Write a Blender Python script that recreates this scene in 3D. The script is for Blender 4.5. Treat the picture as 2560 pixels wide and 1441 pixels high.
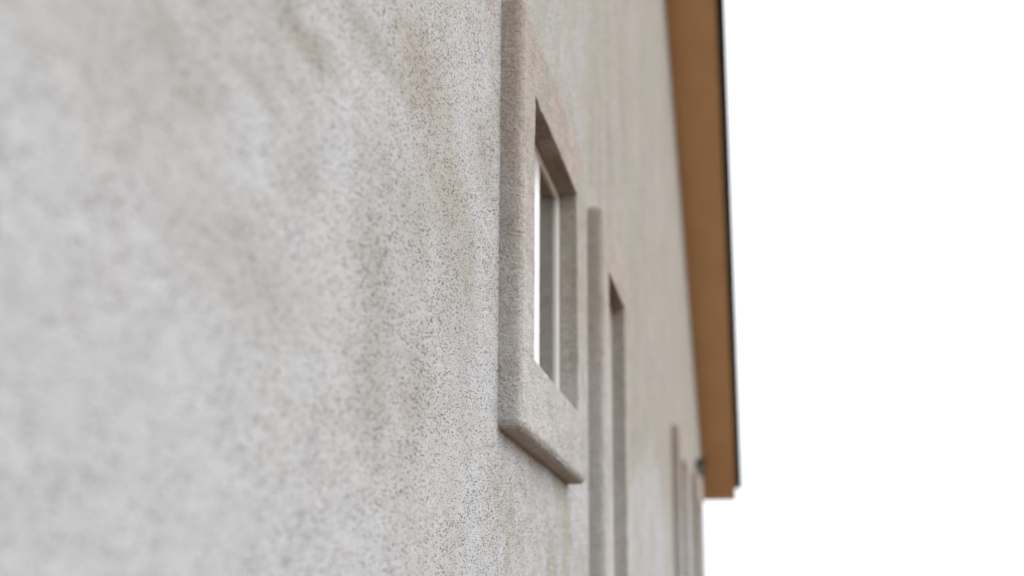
import bpy, bmesh, math
from mathutils import Matrix, Vector, noise
for o in list(bpy.data.objects): bpy.data.objects.remove(o)
S = bpy.context.scene
col = S.collection
EYE = 1.6                                   # camera height above the ground; world z = 0 is the ground

# ---------------------------------------------------------------- camera
cd = bpy.data.cameras.new('camera'); cam = bpy.data.objects.new('camera', cd); col.objects.link(cam)
rot = Matrix(((0.984907, 0.035580, 0.169389),
              (0.172950, -0.241029, -0.954984),
              (0.006849, 0.969866, -0.243544)))
cam.matrix_world = Matrix.Translation((0.6, 0.0, EYE)) @ rot.to_4x4()
cd.sensor_width = 36; cd.lens = 50.0; cd.clip_start = 0.05; cd.clip_end = 2000
cd.dof.use_dof = True; cd.dof.focus_distance = 3.02; cd.dof.aperture_fstop = 2.0; cd.dof.aperture_blades = 0
S.camera = cam

# ---------------------------------------------------------------- overcast sky, soft sun, exposure
ELEV, AZ = math.radians(50), math.radians(78)     # direction of the veiled sun: out in front of the gable wall
w = bpy.data.worlds.new('World'); S.world = w; w.use_nodes = True
nt = w.node_tree; nt.nodes.clear()
sky = nt.nodes.new('ShaderNodeTexSky'); sky.sky_type = 'NISHITA'; sky.sun_disc = False
sky.sun_elevation = ELEV; sky.sun_rotation = AZ
sky.air_density = 1.0; sky.dust_density = 3.0; sky.ozone_density = 1.0
hs = nt.nodes.new('ShaderNodeHueSaturation'); hs.inputs['Saturation'].default_value = 0.12
bg = nt.nodes.new('ShaderNodeBackground'); bg.inputs['Strength'].default_value = 0.15
out = nt.nodes.new('ShaderNodeOutputWorld')
veil = nt.nodes.new('ShaderNodeMix'); veil.data_type = 'RGBA'; veil.inputs[0].default_value = 0.55   # even cloud layer over the sky
veil.inputs[7].default_value = (8.8, 9.1, 9.6, 1)
nt.links.new(sky.outputs[0], hs.inputs['Color']); nt.links.new(hs.outputs[0], veil.inputs[6]); nt.links.new(veil.outputs[2], bg.inputs['Color'])
nt.links.new(bg.outputs[0], out.inputs['Surface'])
sd = bpy.data.lights.new('sun', 'SUN'); sun = bpy.data.objects.new('sun', sd); col.objects.link(sun)
sd.energy = 0.5; sd.angle = math.radians(70); sd.color = (1.0, 0.975, 0.94)
sdir = Vector((math.sin(AZ) * math.cos(ELEV), math.cos(AZ) * math.cos(ELEV), math.sin(ELEV)))
sun.rotation_euler = sdir.to_track_quat('Z', 'Y').to_euler(); sun.location = (8, 4, 12)
S.view_settings.view_transform = 'Standard'; S.view_settings.look = 'None'
S.view_settings.exposure = 0.58; S.view_settings.gamma = 1; S.view_settings.use_curve_mapping = False
S.render.engine = 'CYCLES'
S.cycles.max_bounces = 8; S.cycles.diffuse_bounces = 5
try:
    S.cycles.use_denoising = True; S.cycles.denoiser = 'OPENIMAGEDENOISE'
except Exception: pass

# ---------------------------------------------------------------- materials
class NT:
    def __init__(s, name):
        s.m = bpy.data.materials.new(name); s.m.use_nodes = True; s.t = s.m.node_tree
        s.b = s.t.nodes['Principled BSDF']
    def n(s, kind, **kw):
        n = s.t.nodes.new(kind)
        for k, v in kw.items(): setattr(n, k, v)
        return n
    def link(s, a, b): s.t.links.new(a, b)
    def pos(s, scale):
        g = s.n('ShaderNodeNewGeometry'); m = s.n('ShaderNodeVectorMath', operation='MULTIPLY')
        s.link(g.outputs['Position'], m.inputs[0]); m.inputs[1].default_value = scale
        return m.outputs[0]
    def noise(s, vec, scale, detail=3, rough=0.5, dist=0.0):
        n = s.n('ShaderNodeTexNoise'); s.link(vec, n.inputs['Vector'])
        n.inputs['Scale'].default_value = scale; n.inputs['Detail'].default_value = detail
        n.inputs['Roughness'].default_value = rough; n.inputs['Distortion'].default_value = dist
        return n.outputs[0]
    def ramp(s, v, a, b, lo=0.0, hi=1.0):
        r = s.n('ShaderNodeMapRange', interpolation_type='SMOOTHSTEP'); s.link(v, r.inputs[0])
        for i, x in zip((1, 2, 3, 4), (a, b, lo, hi)): r.inputs[i].default_value = x
        return r.outputs[0]
    def math(s, op, a, b=None):
        m = s.n('ShaderNodeMath', operation=op)
        for i, x in enumerate((a, b)):
            if x is None: continue
            if isinstance(x, (int, float)): m.inputs[i].default_value = x
            else: s.link(x, m.inputs[i])
        return m.outputs[0]
    def mix(s, f, a, b, mode='MIX'):
        m = s.n('ShaderNodeMix', data_type='RGBA', blend_type=mode)
        if isinstance(f, (int, float)): m.inputs[0].default_value = f
        else: s.link(f, m.inputs[0])
        for i, x in ((6, a), (7, b)):
            if isinstance(x, tuple): m.inputs[i].default_value = (*x, 1)
            else: s.link(x, m.inputs[i])
        return m.outputs[2]
    def bump(s, h, strength, dist, prev=None):
        b = s.n('ShaderNodeBump'); s.link(h, b.inputs['Height'])
        b.inputs['Strength'].default_value = strength; b.inputs['Distance'].default_value = dist
        if prev is not None: s.link(prev, b.inputs['Normal'])
        return b.outputs[0]
    def done(s, color, rough, normal=None, spec=0.3):
        if isinstance(color, tuple): s.b.inputs['Base Color'].default_value = (*color, 1)
        else: s.link(color, s.b.inputs['Base Color'])
        if isinstance(rough, float): s.b.inputs['Roughness'].default_value = rough
        else: s.link(rough, s.b.inputs['Roughness'])
        s.b.inputs['Specular IOR Level'].default_value = spec
        if normal is not None: s.link(normal, s.b.inputs['Normal'])
        return s.m

# damp stains on the near stretch of the gable wall: (y, height above eye level, half length, half height, strength)
OLIVE = [(1.22, .57, .30, .12, .32), (1.5, .75, .35, .10, .35), (2.3, .55, .30, .42, .30), (1.3, .62, .20, .05, .50), (1.37, .59, .10, .025, .55), (1.53, .67, .17, .03, .50), (1.75, .81, .19, .04, .85), (2.09, .95, .29, .05, .60),
         (1.76, .64, .10, .07, .45), (2.14, .75, .15, .07, .40), (2.11, .60, .14, .10, .62), (2.14, .39, .14, .12, .60), (2.16, .48, .13, .26, .50), (1.57, .44, .26, .08, .40),
         (1.48, .50, .18, .03, .25), (2.77, .73, .23, .25, .45), (2.39, .73, .18, .12, .50)]
ROSE = [(1.77, .80, .10, .03, .50), (2.42, 1.03, .25, .12, .85), (2.61, .87, .23, .12, .70), (3.01, 1.08, .19, .13, .60), (2.42, .42, .12, .09, .50), (2.81, .79, .16, .10, .40)]
def stucco(name, trim=False):
    k = NT(name)
    P = k.pos((1.0, 0.30, 1.0))            # pits and grains are drawn out along the trowelling direction
    Q = k.pos((1.0, 0.55, 1.0))
    sepz = k.n('ShaderNodeSeparateXYZ'); k.link(k.pos((1, 1, 1)), sepz.inputs[0])
    # weathering: beige dust higher up, washed paler grey lower down, ragged border
    big = k.noise(Q, 1.3, 4, 0.6)
    zz = k.math('ADD', sepz.outputs[2], k.math('MULTIPLY', k.math('SUBTRACT', big, 0.5), 1.5))
    if trim:
        hi = k.ramp(zz, 2.0, 2.9)
        c = k.mix(hi, (0.53, 0.515, 0.49), (0.45, 0.385, 0.34))
    else:
        hi = k.ramp(zz, 2.2, 3.2)
        c = k.mix(hi, (0.555, 0.563, 0.570), (0.51, 0.498, 0.485))
        far = k.math('MULTIPLY', k.ramp(k.math('ADD', sepz.outputs[1], k.math('MULTIPLY', big, 1.2)), 5.2, 6.0), k.ramp(zz, 2.3, 2.75))
        c = k.mix(k.math('MULTIPLY', far, 0.85), c, (0.485, 0.425, 0.395))       # older, dustier coat beyond the second window
        run = k.ramp(k.noise(k.pos((1.0, 1.7, 0.5)), 2.0, 4, 0.6, 0.5), 0.44, 0.58)
        c = k.mix(k.math('MULTIPLY', k.math('MULTIPLY', far, run), 0.8), c, (0.395, 0.38, 0.325))
    # rain streaks and algae: olive and rosy films
    old = k.math('MULTIPLY', k.ramp(sepz.outputs[1], 2.4, 3.6, 0.12, 1.0), 0.6 if trim else 1.0)      # the films thin out where the wall was hosed down
    st = k.noise(k.pos((1.0, 0.75, 0.45)), 3.4, 5, 0.62, 0.6)
    c = k.mix(k.math('MULTIPLY', k.ramp(st, 0.50, 0.64), k.math('MULTIPLY', old, k.math('ADD', 0.30, k.math('MULTIPLY', hi, 0.45)))), c, (0.43, 0.42, 0.345))
    ol = k.ramp(k.noise(k.pos((1.0, 0.75, 0.7)), 3.3, 6, 0.66, 0.7), 0.45, 0.62)
    c = k.mix(k.math('MULTIPLY', ol, k.math('MULTIPLY', old, 0.80)), c, (0.43, 0.425, 0.36))
    pk = k.ramp(k.noise(k.pos((1.3, 0.7, 1.0)), 4.3, 4, 0.6), 0.52, 0.66)
    c = k.mix(k.math('MULTIPLY', pk, k.math('MULTIPLY', old, k.math('ADD', 0.35, k.math('MULTIPLY', hi, 0.5)))), c, (0.49, 0.42, 0.385))
    md = k.noise(P, 30, 4, 0.62)
    c = k.mix(1.0, c, k.mix(k.ramp(md, 0.32, 0.68), (0.925, 0.925, 0.925), (1.045, 1.045, 1.045)), 'MULTIPLY')
    gr = k.noise(P, 150 if trim else 400, 3, 0.65)
    c = k.mix(1.0, c, k.mix(k.ramp(gr, 0.3, 0.72), (0.86,) * 3 if trim else (0.77, 0.77, 0.76), (1.08,) * 3 if trim else (1.12, 1.12, 1.12)), 'MULTIPLY')
    if not trim:
        wob = k.n('ShaderNodeTexNoise'); wob.inputs['Scale'].default_value = 9; wob.inputs['Detail'].default_value = 5; wob.inputs['Roughness'].default_value = 0.65
        k.link(Q, wob.inputs['Vector'])
        wv = k.n('ShaderNodeVectorMath', operation='MULTIPLY_ADD'); k.link(wob.outputs['Color'], wv.inputs[0])
        wv.inputs[1].default_value = (0, .26, .10); wv.inputs[2].default_value = (0, -.13, -.05)
        wp = k.n('ShaderNodeVectorMath', operation='ADD'); k.link(wv.outputs[0], wp.inputs[0]); k.link(k.pos((1, 1, 1)), wp.inputs[1])
        for blobs, tone in ((OLIVE, (0.355, 0.345, 0.305)), (ROSE, (0.395, 0.36, 0.315))):
            acc = None
            for y, z, ry, rz, g in blobs:
                d = k.n('ShaderNodeVectorMath', operation='SUBTRACT'); k.link(wp.outputs[0], d.inputs[0]); d.inputs[1].default_value = (0, y, EYE + z)
                e = k.n('ShaderNodeVectorMath', operation='MULTIPLY'); k.link(d.outputs[0], e.inputs[0]); e.inputs[1].default_value = (0, 1 / ry, 1 / rz)
                l = k.n('ShaderNodeVectorMath', operation='LENGTH'); k.link(e.outputs[0], l.inputs[0])
                m = k.ramp(l.outputs['Value'], 0.2, 1.35, g, 0.0)
                acc = m if acc is None else k.math('MAXIMUM', acc, m)
            c = k.mix(k.math('MULTIPLY', acc, k.ramp(k.noise(k.pos((1, 0.5, 0.7)), 26, 5, 0.65), 0.30, 0.66, 0.75, 1.25)), c, tone)
        # a rusty run below the sill
        d = k.n('ShaderNodeVectorMath', operation='SUBTRACT'); k.link(k.pos((1, 1, 1)), d.inputs[0]); d.inputs[1].default_value = (0, 3.60, EYE + .385)
        e = k.n('ShaderNodeVectorMath', operation='MULTIPLY'); k.link(d.outputs[0], e.inputs[0]); e.inputs[1].default_value = (1, 28, 26)
        l = k.n('ShaderNodeVectorMath', operation='LENGTH'); k.link(e.outputs[0], l.inputs[0])
        rn = k.ramp(k.math('ADD', l.outputs['Value'], k.math('MULTIPLY', k.noise(P, 60, 3), 0.8)), 0.6, 1.5, 1.0, 0.0)
        c = k.mix(k.math('MULTIPLY', rn, 0.6), c, (0.36, 0.30, 0.25))
    # pits: cavity shade painted in as dark specks of unequal size, in drifts
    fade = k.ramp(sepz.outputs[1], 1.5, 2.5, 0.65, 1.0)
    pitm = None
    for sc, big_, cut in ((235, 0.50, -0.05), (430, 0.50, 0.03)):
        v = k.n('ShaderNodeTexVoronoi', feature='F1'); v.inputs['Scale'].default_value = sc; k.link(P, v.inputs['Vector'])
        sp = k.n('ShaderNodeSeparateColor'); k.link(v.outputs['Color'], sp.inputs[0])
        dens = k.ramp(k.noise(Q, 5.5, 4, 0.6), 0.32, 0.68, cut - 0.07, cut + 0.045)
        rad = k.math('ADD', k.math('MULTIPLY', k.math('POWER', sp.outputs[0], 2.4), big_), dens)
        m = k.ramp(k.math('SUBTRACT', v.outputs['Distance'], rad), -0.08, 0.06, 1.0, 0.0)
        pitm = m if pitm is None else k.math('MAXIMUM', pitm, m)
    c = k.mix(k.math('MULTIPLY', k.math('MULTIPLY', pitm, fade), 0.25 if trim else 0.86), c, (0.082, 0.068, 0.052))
    h = k.math('SUBTRACT', k.math('ADD', k.math('MULTIPLY', gr, 0.7), k.math('MULTIPLY', md, 0.8)), k.math('MULTIPLY', pitm, 0.7))
    nrm = k.bump(h, 1.0 if trim else 0.55, 0.006 if trim else 0.004)
    return k.done(c, 0.93, nrm, 0.2)

M = {}
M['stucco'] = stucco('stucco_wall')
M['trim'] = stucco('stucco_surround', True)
k = NT('soffit_paint')
c = k.mix(k.ramp(k.noise(k.pos((1, 0.25, 1)), 5, 4), 0.3, 0.7), (0.65, 0.405, 0.205), (0.70, 0.44, 0.225))
M['soffit'] = k.done(c, 0.6, k.bump(k.noise(k.pos((1, 0.15, 1)), 60, 3), 0.2, 0.002), 0.3)
k = NT('roof_shingle')
c = k.mix(k.ramp(k.noise(k.pos((1, 1, 1)), 40, 4), 0.35, 0.65), (0.022, 0.020, 0.018), (0.05, 0.045, 0.04))
M['shingle'] = k.done(c, 0.9, k.bump(k.noise(k.pos((1, 1, 1)), 220, 2), 0.6, 0.003), 0.2)
k = NT('white_vinyl')
c = k.mix(k.ramp(k.noise(k.pos((1, 1, 1)), 9, 3), 0.3, 0.7), (0.82, 0.79, 0.76), (0.87, 0.85, 0.82))
M['vinyl'] = k.done(c, 0.22, None, 0.5)
k = NT('window_glass')
k.b.inputs['Transmission Weight'].default_value = 1.0; k.b.inputs['IOR'].default_value = 1.5
M['glass'] = k.done((0.85, 0.9, 0.88), 0.01, None, 0.5)
k = NT('room_plaster')
M['room'] = k.done(k.mix(k.ramp(k.noise(k.pos((1, 1, 1)), 3, 3), 0.3, 0.7), (0.30, 0.29, 0.27), (0.36, 0.35, 0.33)), 0.9)
k = NT('dark_metal')
M['metal'] = k.done(k.mix(k.ramp(k.noise(k.pos((1, 1, 1)), 30, 3), 0.3, 0.7), (0.025, 0.022, 0.02), (0.045, 0.04, 0.036)), 0.5)
k = NT('lamp_glass')
M['lampglass'] = k.done(k.mix(k.ramp(k.noise(k.pos((1, 1, 1)), 20, 2), 0.3, 0.7), (0.16, 0.145, 0.12), (0.22, 0.20, 0.17)), 0.25)
k = NT('bare_earth')
a = k.noise(k.pos((1, 1, 1)), 0.5, 6, 0.65); b_ = k.noise(k.pos((1, 1, 1)), 30, 5, 0.7)
c = k.mix(k.ramp(a, 0.3, 0.7), (0.125, 0.062, 0.024), (0.155, 0.085, 0.036))
c = k.mix(k.math('MULTIPLY', k.ramp(b_, 0.4, 0.7), 0.5), c, (0.09, 0.053, 0.03))
M['earth'] = k.done(c, 0.95, k.bump(b_, 0.7, 0.02), 0.2)

# ---------------------------------------------------------------- helpers
def link(name, me, parent=None, mat=None, smooth=False):
    o = bpy.data.objects.new(name, me); col.objects.link(o)
    if mat is not None: me.materials.append(mat)
    if parent is not None: o.parent = parent
    if smooth:
        for p in me.polygons: p.use_smooth = True
    return o
def obj(name, bm, parent=None, mat=None, smooth=False):
    bmesh.ops.recalc_face_normals(bm, faces=bm.faces[:])
    me = bpy.data.meshes.new(name); bm.to_mesh(me); bm.free()
    return link(name, me, parent, mat, smooth)
def box(bm, x0, x1, y0, y1, z0, z1, bev=0.0, zf=None):
    """axis box; zf(y) shears it up a roof slope, where the overhang narrows a little towards the eaves"""
    f = zf or (lambda y: 0.0)
    n0 = len(bm.verts)
    xs = (lambda y: -0.0118 * (YR + abs(y - YR) - 10.0)) if zf else (lambda y: 0.0)
    vs = [bm.verts.new((x + (xs(y) if x > .2 else 0.0), y, z + f(y))) for x in (x0, x1) for y in (y0, y1) for z in (z0, z1)]
    q = [(0, 1, 3, 2), (4, 6, 7, 5), (0, 4, 5, 1), (2, 3, 7, 6), (0, 2, 6, 4), (1, 5, 7, 3)]
    fs = [bm.faces.new([vs[i] for i in t]) for t in q]
    if bev:
        es = list({e for fa in fs for e in fa.edges})
        bmesh.ops.bevel(bm, geom=es, offset=bev, segments=2, profile=0.6, affect='EDGES')
def empty(name, loc, parent=None):
    o = bpy.data.objects.new(name, None); col.objects.link(o); o.empty_display_size = 0.3
    if parent is not None: o.parent = parent
    o.location = loc
    return o

# ---------------------------------------------------------------- ground (kept at z = 0; the lens looks above it)
bm = bmesh.new()
N = 40
def gcoord(i):
    t = i / N * 2 - 1
    return math.copysign(abs(t) ** 3, t) * 600
grid = [[bm.verts.new((gcoord(i), gcoord(j), 0.05 * noise.noise(Vector((gcoord(i) * .2, gcoord(j) * .2, 3))) - 0.03)) for j in range(N + 1)] for i in range(N + 1)]
for i in range(N):
    for j in range(N):
        bm.faces.new((grid[i][j], grid[i + 1][j], grid[i + 1][j + 1], grid[i][j + 1]))
g = obj('ground', bm, None, M['earth'], True); g['kind'] = 'structure'

# ---------------------------------------------------------------- the house
Y0, Y1, DEPTH = -3.35, 14.30, 8.0             # gable wall runs along y, its face is the plane x = 0
YR, SL = 5.5, 0.66                         # ridge, roof pitch
def zr(y): return EYE + 4.74 - SL * ((YR + abs(y - YR)) - 10.0)    # underside of the rake soffit
YE0, YE1 = YR - (14.94 - YR), 14.94             # eave ends
P = 0.056                                     # how far the stucco surrounds stand proud

house = empty('house', (0, 0, 0))
house['label'] = 'grey stucco gable house with brown soffit and foam-trimmed windows, blurred towards its far corner'
house['category'] = 'house'

# window openings: (y0, y1, z0, z1) between the surrounds, surround width, fine mesh step
WINDOWS = [
    dict(o=(3.392, 4.235, EYE + .686, EYE + 1.376), w=.185, wb=.200, wt=.196, step=.006),
    dict(o=(5.145, 5.765, EYE - .300, EYE + 1.366), w=.190, wb=.200, wt=.200, step=.016),
    dict(o=(9.750, 10.37, EYE - .300, EYE + 1.255), w=.190, wb=.200, wt=.200, step=.04),
    dict(o=(12.29, 12.91, EYE - .300, EYE + 1.235), w=.190, wb=.200, wt=.200, step=.04),
]
HM = 0.03                                     # the hole in the wall is this much larger than the opening
holes = [(a - HM, b + HM, c_ - HM, d + HM) for a, b, c_, d in (q['o'] for q in WINDOWS)]

def gable(bm, x, holes):
    ys = sorted({Y0, Y1, YR, *[h[0] for h in holes], *[h[1] for h in holes]})
    for a, b in zip(ys, ys[1:]):
        zs = sorted({-0.3, *[z for h in holes if h[0] < (a + b) / 2 < h[1] for z in h[2:4]]})
        for i, z in enumerate(zs):
            top = i == len(zs) - 1
            z1a, z1b = (zr(a) + .125, zr(b) + .125) if top else (zs[i + 1],) * 2
            if any(h[0] < (a + b) / 2 < h[1] and h[2] <= z + 1e-6 and z1a <= h[3] + 1e-6 for h in holes): continue
            bm.faces.new([bm.verts.new(p) for p in ((x, a, z), (x, b, z), (x, b, z1b), (x, a, z1a))])
T = 0.16
bm = bmesh.new(); gable(bm, 0.0, holes); gable(bm, -T, holes)
for y0, y1, z0, z1 in holes:                  # sides of the openings
    for p in (((0, y0, z0), (0, y0, z1), (-T, y0, z1), (-T, y0, z0)), ((0, y1, z0), (0, y1, z1), (-T, y1, z1), (-T, y1, z0)),
              ((0, y0, z0), (0, y1, z0), (-T, y1, z0), (-T, y0, z0)), ((0, y0, z1), (0, y1, z1), (-T, y1, z1), (-T, y0, z1))):
        bm.faces.new([bm.verts.new(q) for q in p])
for y in (Y0, Y1):                            # the two corners of the gable wall
    bm.faces.new([bm.verts.new(q) for q in ((0, y, -.3), (0, y, zr(y) + .125), (-T, y, zr(y) + .125), (-T, y, -.3))])
bmesh.ops.remove_doubles(bm, verts=bm.verts[:], dist=1e-5)
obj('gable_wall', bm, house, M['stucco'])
for y, s in ((Y0, 1), (Y1, -1)):              # side walls and rear wall
    bm = bmesh.new(); ya, yb = sorted((y, y + s * T)); box(bm, -DEPTH, -T - .002, ya, yb, -.3, zr(y) + .0)
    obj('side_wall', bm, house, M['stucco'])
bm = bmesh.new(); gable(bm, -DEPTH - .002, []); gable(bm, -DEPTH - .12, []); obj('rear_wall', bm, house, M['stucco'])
bm = bmesh.new(); box(bm, -DEPTH + .01, -T - .01, Y0 + T + .01, Y1 - T - .01, 0.9, 1.0); obj('floor', bm, house, M['room'])
bm = bmesh.new(); box(bm, -2.6, -2.5, Y0 + T + .01, Y1 - T - .01, 1.002, 4.2); obj('partition', bm, house, M['room'])

XO = 0.369                                    # outer face of the rake fascia
for s, (ya, yb) in enumerate(((YR, YE1), (YE0, YR))):
    f = zr
    bm = bmesh.new()
    box(bm, 0.002, XO - .020, ya, yb, 0.003, 0.020, zf=f)
    eo = (Y1 + .002, YE1) if s == 0 else (YE0, Y0 - .002)
    box(bm, -DEPTH, 0.0, eo[0], eo[1], 0.003, 0.020, zf=f)
    obj('soffit', bm, house, M['soffit'])
    bm = bmesh.new(); box(bm, XO - .019, XO, ya, yb, 0.0, 0.128, zf=f); obj('rake_fascia', bm, house, M['soffit'])
    e = (YE1 + .001, YE1 + .02) if s == 0 else (YE0 - .02, YE0 - .001)
    bm = bmesh.new(); box(bm, -DEPTH - .3, XO, e[0], e[1], 0.0, 0.115, zf=f); obj('eave_fascia', bm, house, M['soffit'])
    bm = bmesh.new()
    r = (YR, YE1 + .035) if s == 0 else (YE0 - .035, YR)
    box(bm, -DEPTH - .3, XO + .068, r[0], r[1], 0.131, 0.175, zf=f)
    rf = obj('roof', bm, house, M['shingle'])

def rect_ring(bm, rect_in, rect_out, x0, x1):
    """closed picture-frame solid between two rectangles (y0, y1, z0, z1), from x0 to x1"""
    def cs(r): return [(r[0], r[2]), (r[1], r[2]), (r[1], r[3]), (r[0], r[3])]
    V = {}
    for nm, r in (('i', rect_in), ('o', rect_out)):
        for xn, x in (('b', x0), ('f', x1)):
            V[nm + xn] = [bm.verts.new((x, y, z)) for y, z in cs(r)]
    for i in range(4):
        j = (i + 1) % 4
        for a, b in (('if', 'of'), ('of', 'ob'), ('ob', 'ib'), ('ib', 'if')):
            bm.faces.new((V[a][i], V[a][j], V[b][j], V[b][i]))
    return V

def surround(parent, q):
    y0, y1, z0, z1 = q['o']; w_, step = q['w'], q['step']
    outr = (y0 - w_, y1 + w_, z0 - q['wb'], z1 + q['wt'])
    bm = bmesh.new()
    V = rect_ring(bm, q['o'], outr, -0.075, P)
    bm.edges.ensure_lookup_table()
    def edges(vs): return [e for e in bm.edges if e.verts[0] in vs and e.verts[1] in vs]
    fo, fi = set(V['of']), set(V['if'])
    ge = edges(fo) + [e for e in bm.edges if {*e.verts} & fo and {*e.verts} & set(V['ob'])]
    inner = [tuple(v.co for v in e.verts) for e in edges(fi)]
    bmesh.ops.bevel(bm, geom=ge, offset=0.020, segments=4, profile=0.5, affect='EDGES', clamp_overlap=True)
    ie = [e for e in bm.edges if any((e.verts[0].co - a).length < 1e-5 and (e.verts[1].co - b).length < 1e-5 or
                                     (e.verts[0].co - b).length < 1e-5 and (e.verts[1].co - a).length < 1e-5 for a, b in inner)]
    bmesh.ops.bevel(bm, geom=ie, offset=0.007, segments=3, profile=0.5, affect='EDGES')
    def cut(axis, a, b, n):
        nv = Vector((0, 0, 0)); nv[axis] = 1
        for i in range(1, n):
            p = Vector((0, 0, 0)); p[axis] = a + (b - a) * i / n
            bmesh.ops.bisect_plane(bm, geom=bm.verts[:] + bm.edges[:] + bm.faces[:], dist=1e-6, plane_co=p, plane_no=nv)
    cut(1, outr[0], outr[1], int((outr[1] - outr[0]) / step))
    cut(2, outr[2], outr[3], int((outr[3] - outr[2]) / step))
    if step < .02: cut(0, -0.01, P, 7)
    bm.normal_update()
    fine = step < .02
    for v in bm.verts:                        # trowelled by hand: slow waves and coarse sand
        if v.co.x < -0.02: continue
        c_ = v.co
        d = 0.0022 * noise.noise(c_ * 6) + 0.0012 * noise.noise(c_ * 22)
        if fine: d += 0.0010 * noise.noise(c_ * 80) + 0.0008 * noise.noise(c_ * 150)
        v.co = c_ + v.normal * d
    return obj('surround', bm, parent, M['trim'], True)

def window(q, slider):
    y0, y1, z0, z1 = q['o']
    wn = empty('window', (0, 0, 0), house)
    surround(wn, q)
    XF = -0.001                               # face of the vinyl frame
    g_ = 0.002
    bm = bmesh.new()
    rect_ring(bm, (y0 + .022, y1 - .022, z0 + .014, z1 - .011), (y0 + g_, y1 - g_, z0 + g_, z1 - g_), -0.072, XF)
    bmesh.ops.bevel(bm, geom=bm.edges[:], offset=.0012, segments=2, affect='EDGES')
    obj('frame', bm, wn, M['vinyl'])
    a, b, c_, d = y0 + .023, y1 - .023, z0 + .015, z1 - .012
    ym = (a + b) / 2
    if slider:                                # near sash runs in the outer track, far sash just behind it
        parts = (((a, ym + .018, c_, d), -0.020, -0.0035, .075, .016, .002), ((ym + .020, b, c_, d), -0.020, -0.0045, .018, .012, .006))
    else:
        parts = (((a, b, c_, (c_ + d) / 2 + .02), -0.024, -0.006, .024, .018, .006), ((a, b, (c_ + d) / 2 - .02, d), -0.050, -0.0255, .024, .018, .008))
    for r, xa, xb, fw, fh, dp in parts:
        bm = bmesh.new()
        rect_ring(bm, (r[0] + fw, r[1] - fw, r[2] + fh, r[3] - fh), r, xa, xb)
        bmesh.ops.bevel(bm, geom=bm.edges[:], offset=.0012, segments=2, affect='EDGES')
        obj('sash', bm, wn, M['vinyl'])
        bm = bmesh.new()
        xm = xb - dp
        box(bm, xm - .004, xm, r[0] + fw - .006, r[1] - fw + .006, r[2] + fh - .006, r[3] - fh + .006)
        obj('pane', bm, wn, M['glass'])
    return wn
for i, q in enumerate(WINDOWS): window(q, i == 0)

# ---------------------------------------------------------------- small wall lantern near the far corner
LY, LZ = 12.90, EYE + 1.56
lamp = empty('wall_lamp', (0, LY, LZ))
lamp['label'] = 'small dark lantern on the stucco wall above the farthest window, near the far corner'
lamp['category'] = 'wall lamp'
bm = bmesh.new(); box(bm, 0.003, 0.018, -.05, .05, -.07, .07, .005); obj('back_plate', bm, lamp, M['metal'])
bm = bmesh.new(); box(bm, 0.016, 0.040, -.010, .010, .02, .045, .003); obj('arm', bm, lamp, M['metal'])
CX = .058
bm = bmesh.new()
for sx, sy in ((-1, -1), (-1, 1), (1, -1), (1, 1)): box(bm, CX + sx * .026 - .004, CX + sx * .026 + .004, sy * .026 - .004, sy * .026 + .004, -.06, .05)
box(bm, CX - .034, CX + .034, -.034, .034, -.072, -.06); obj('cage', bm, lamp, M['metal'])
bm = bmesh.new(); box(bm, CX - .021, CX + .021, -.021, .021, -.058, .049); obj('lamp_glass', bm, lamp, M['lampglass'])
bm = bmesh.new()
cs = ((-1, -1), (1, -1), (1, 1), (-1, 1))
b0 = [bm.verts.new((CX + sx * .042, sy * .048, .051)) for sx, sy in cs]
b1 = [bm.verts.new((CX + sx * .015, sy * .015, .09)) for sx, sy in cs]
bm.faces.new(b0); bm.faces.new(b1)
for i in range(4): bm.faces.new((b0[i], b0[(i + 1) % 4], b1[(i + 1) % 4], b1[i]))
obj('cap', bm, lamp, M['metal'])
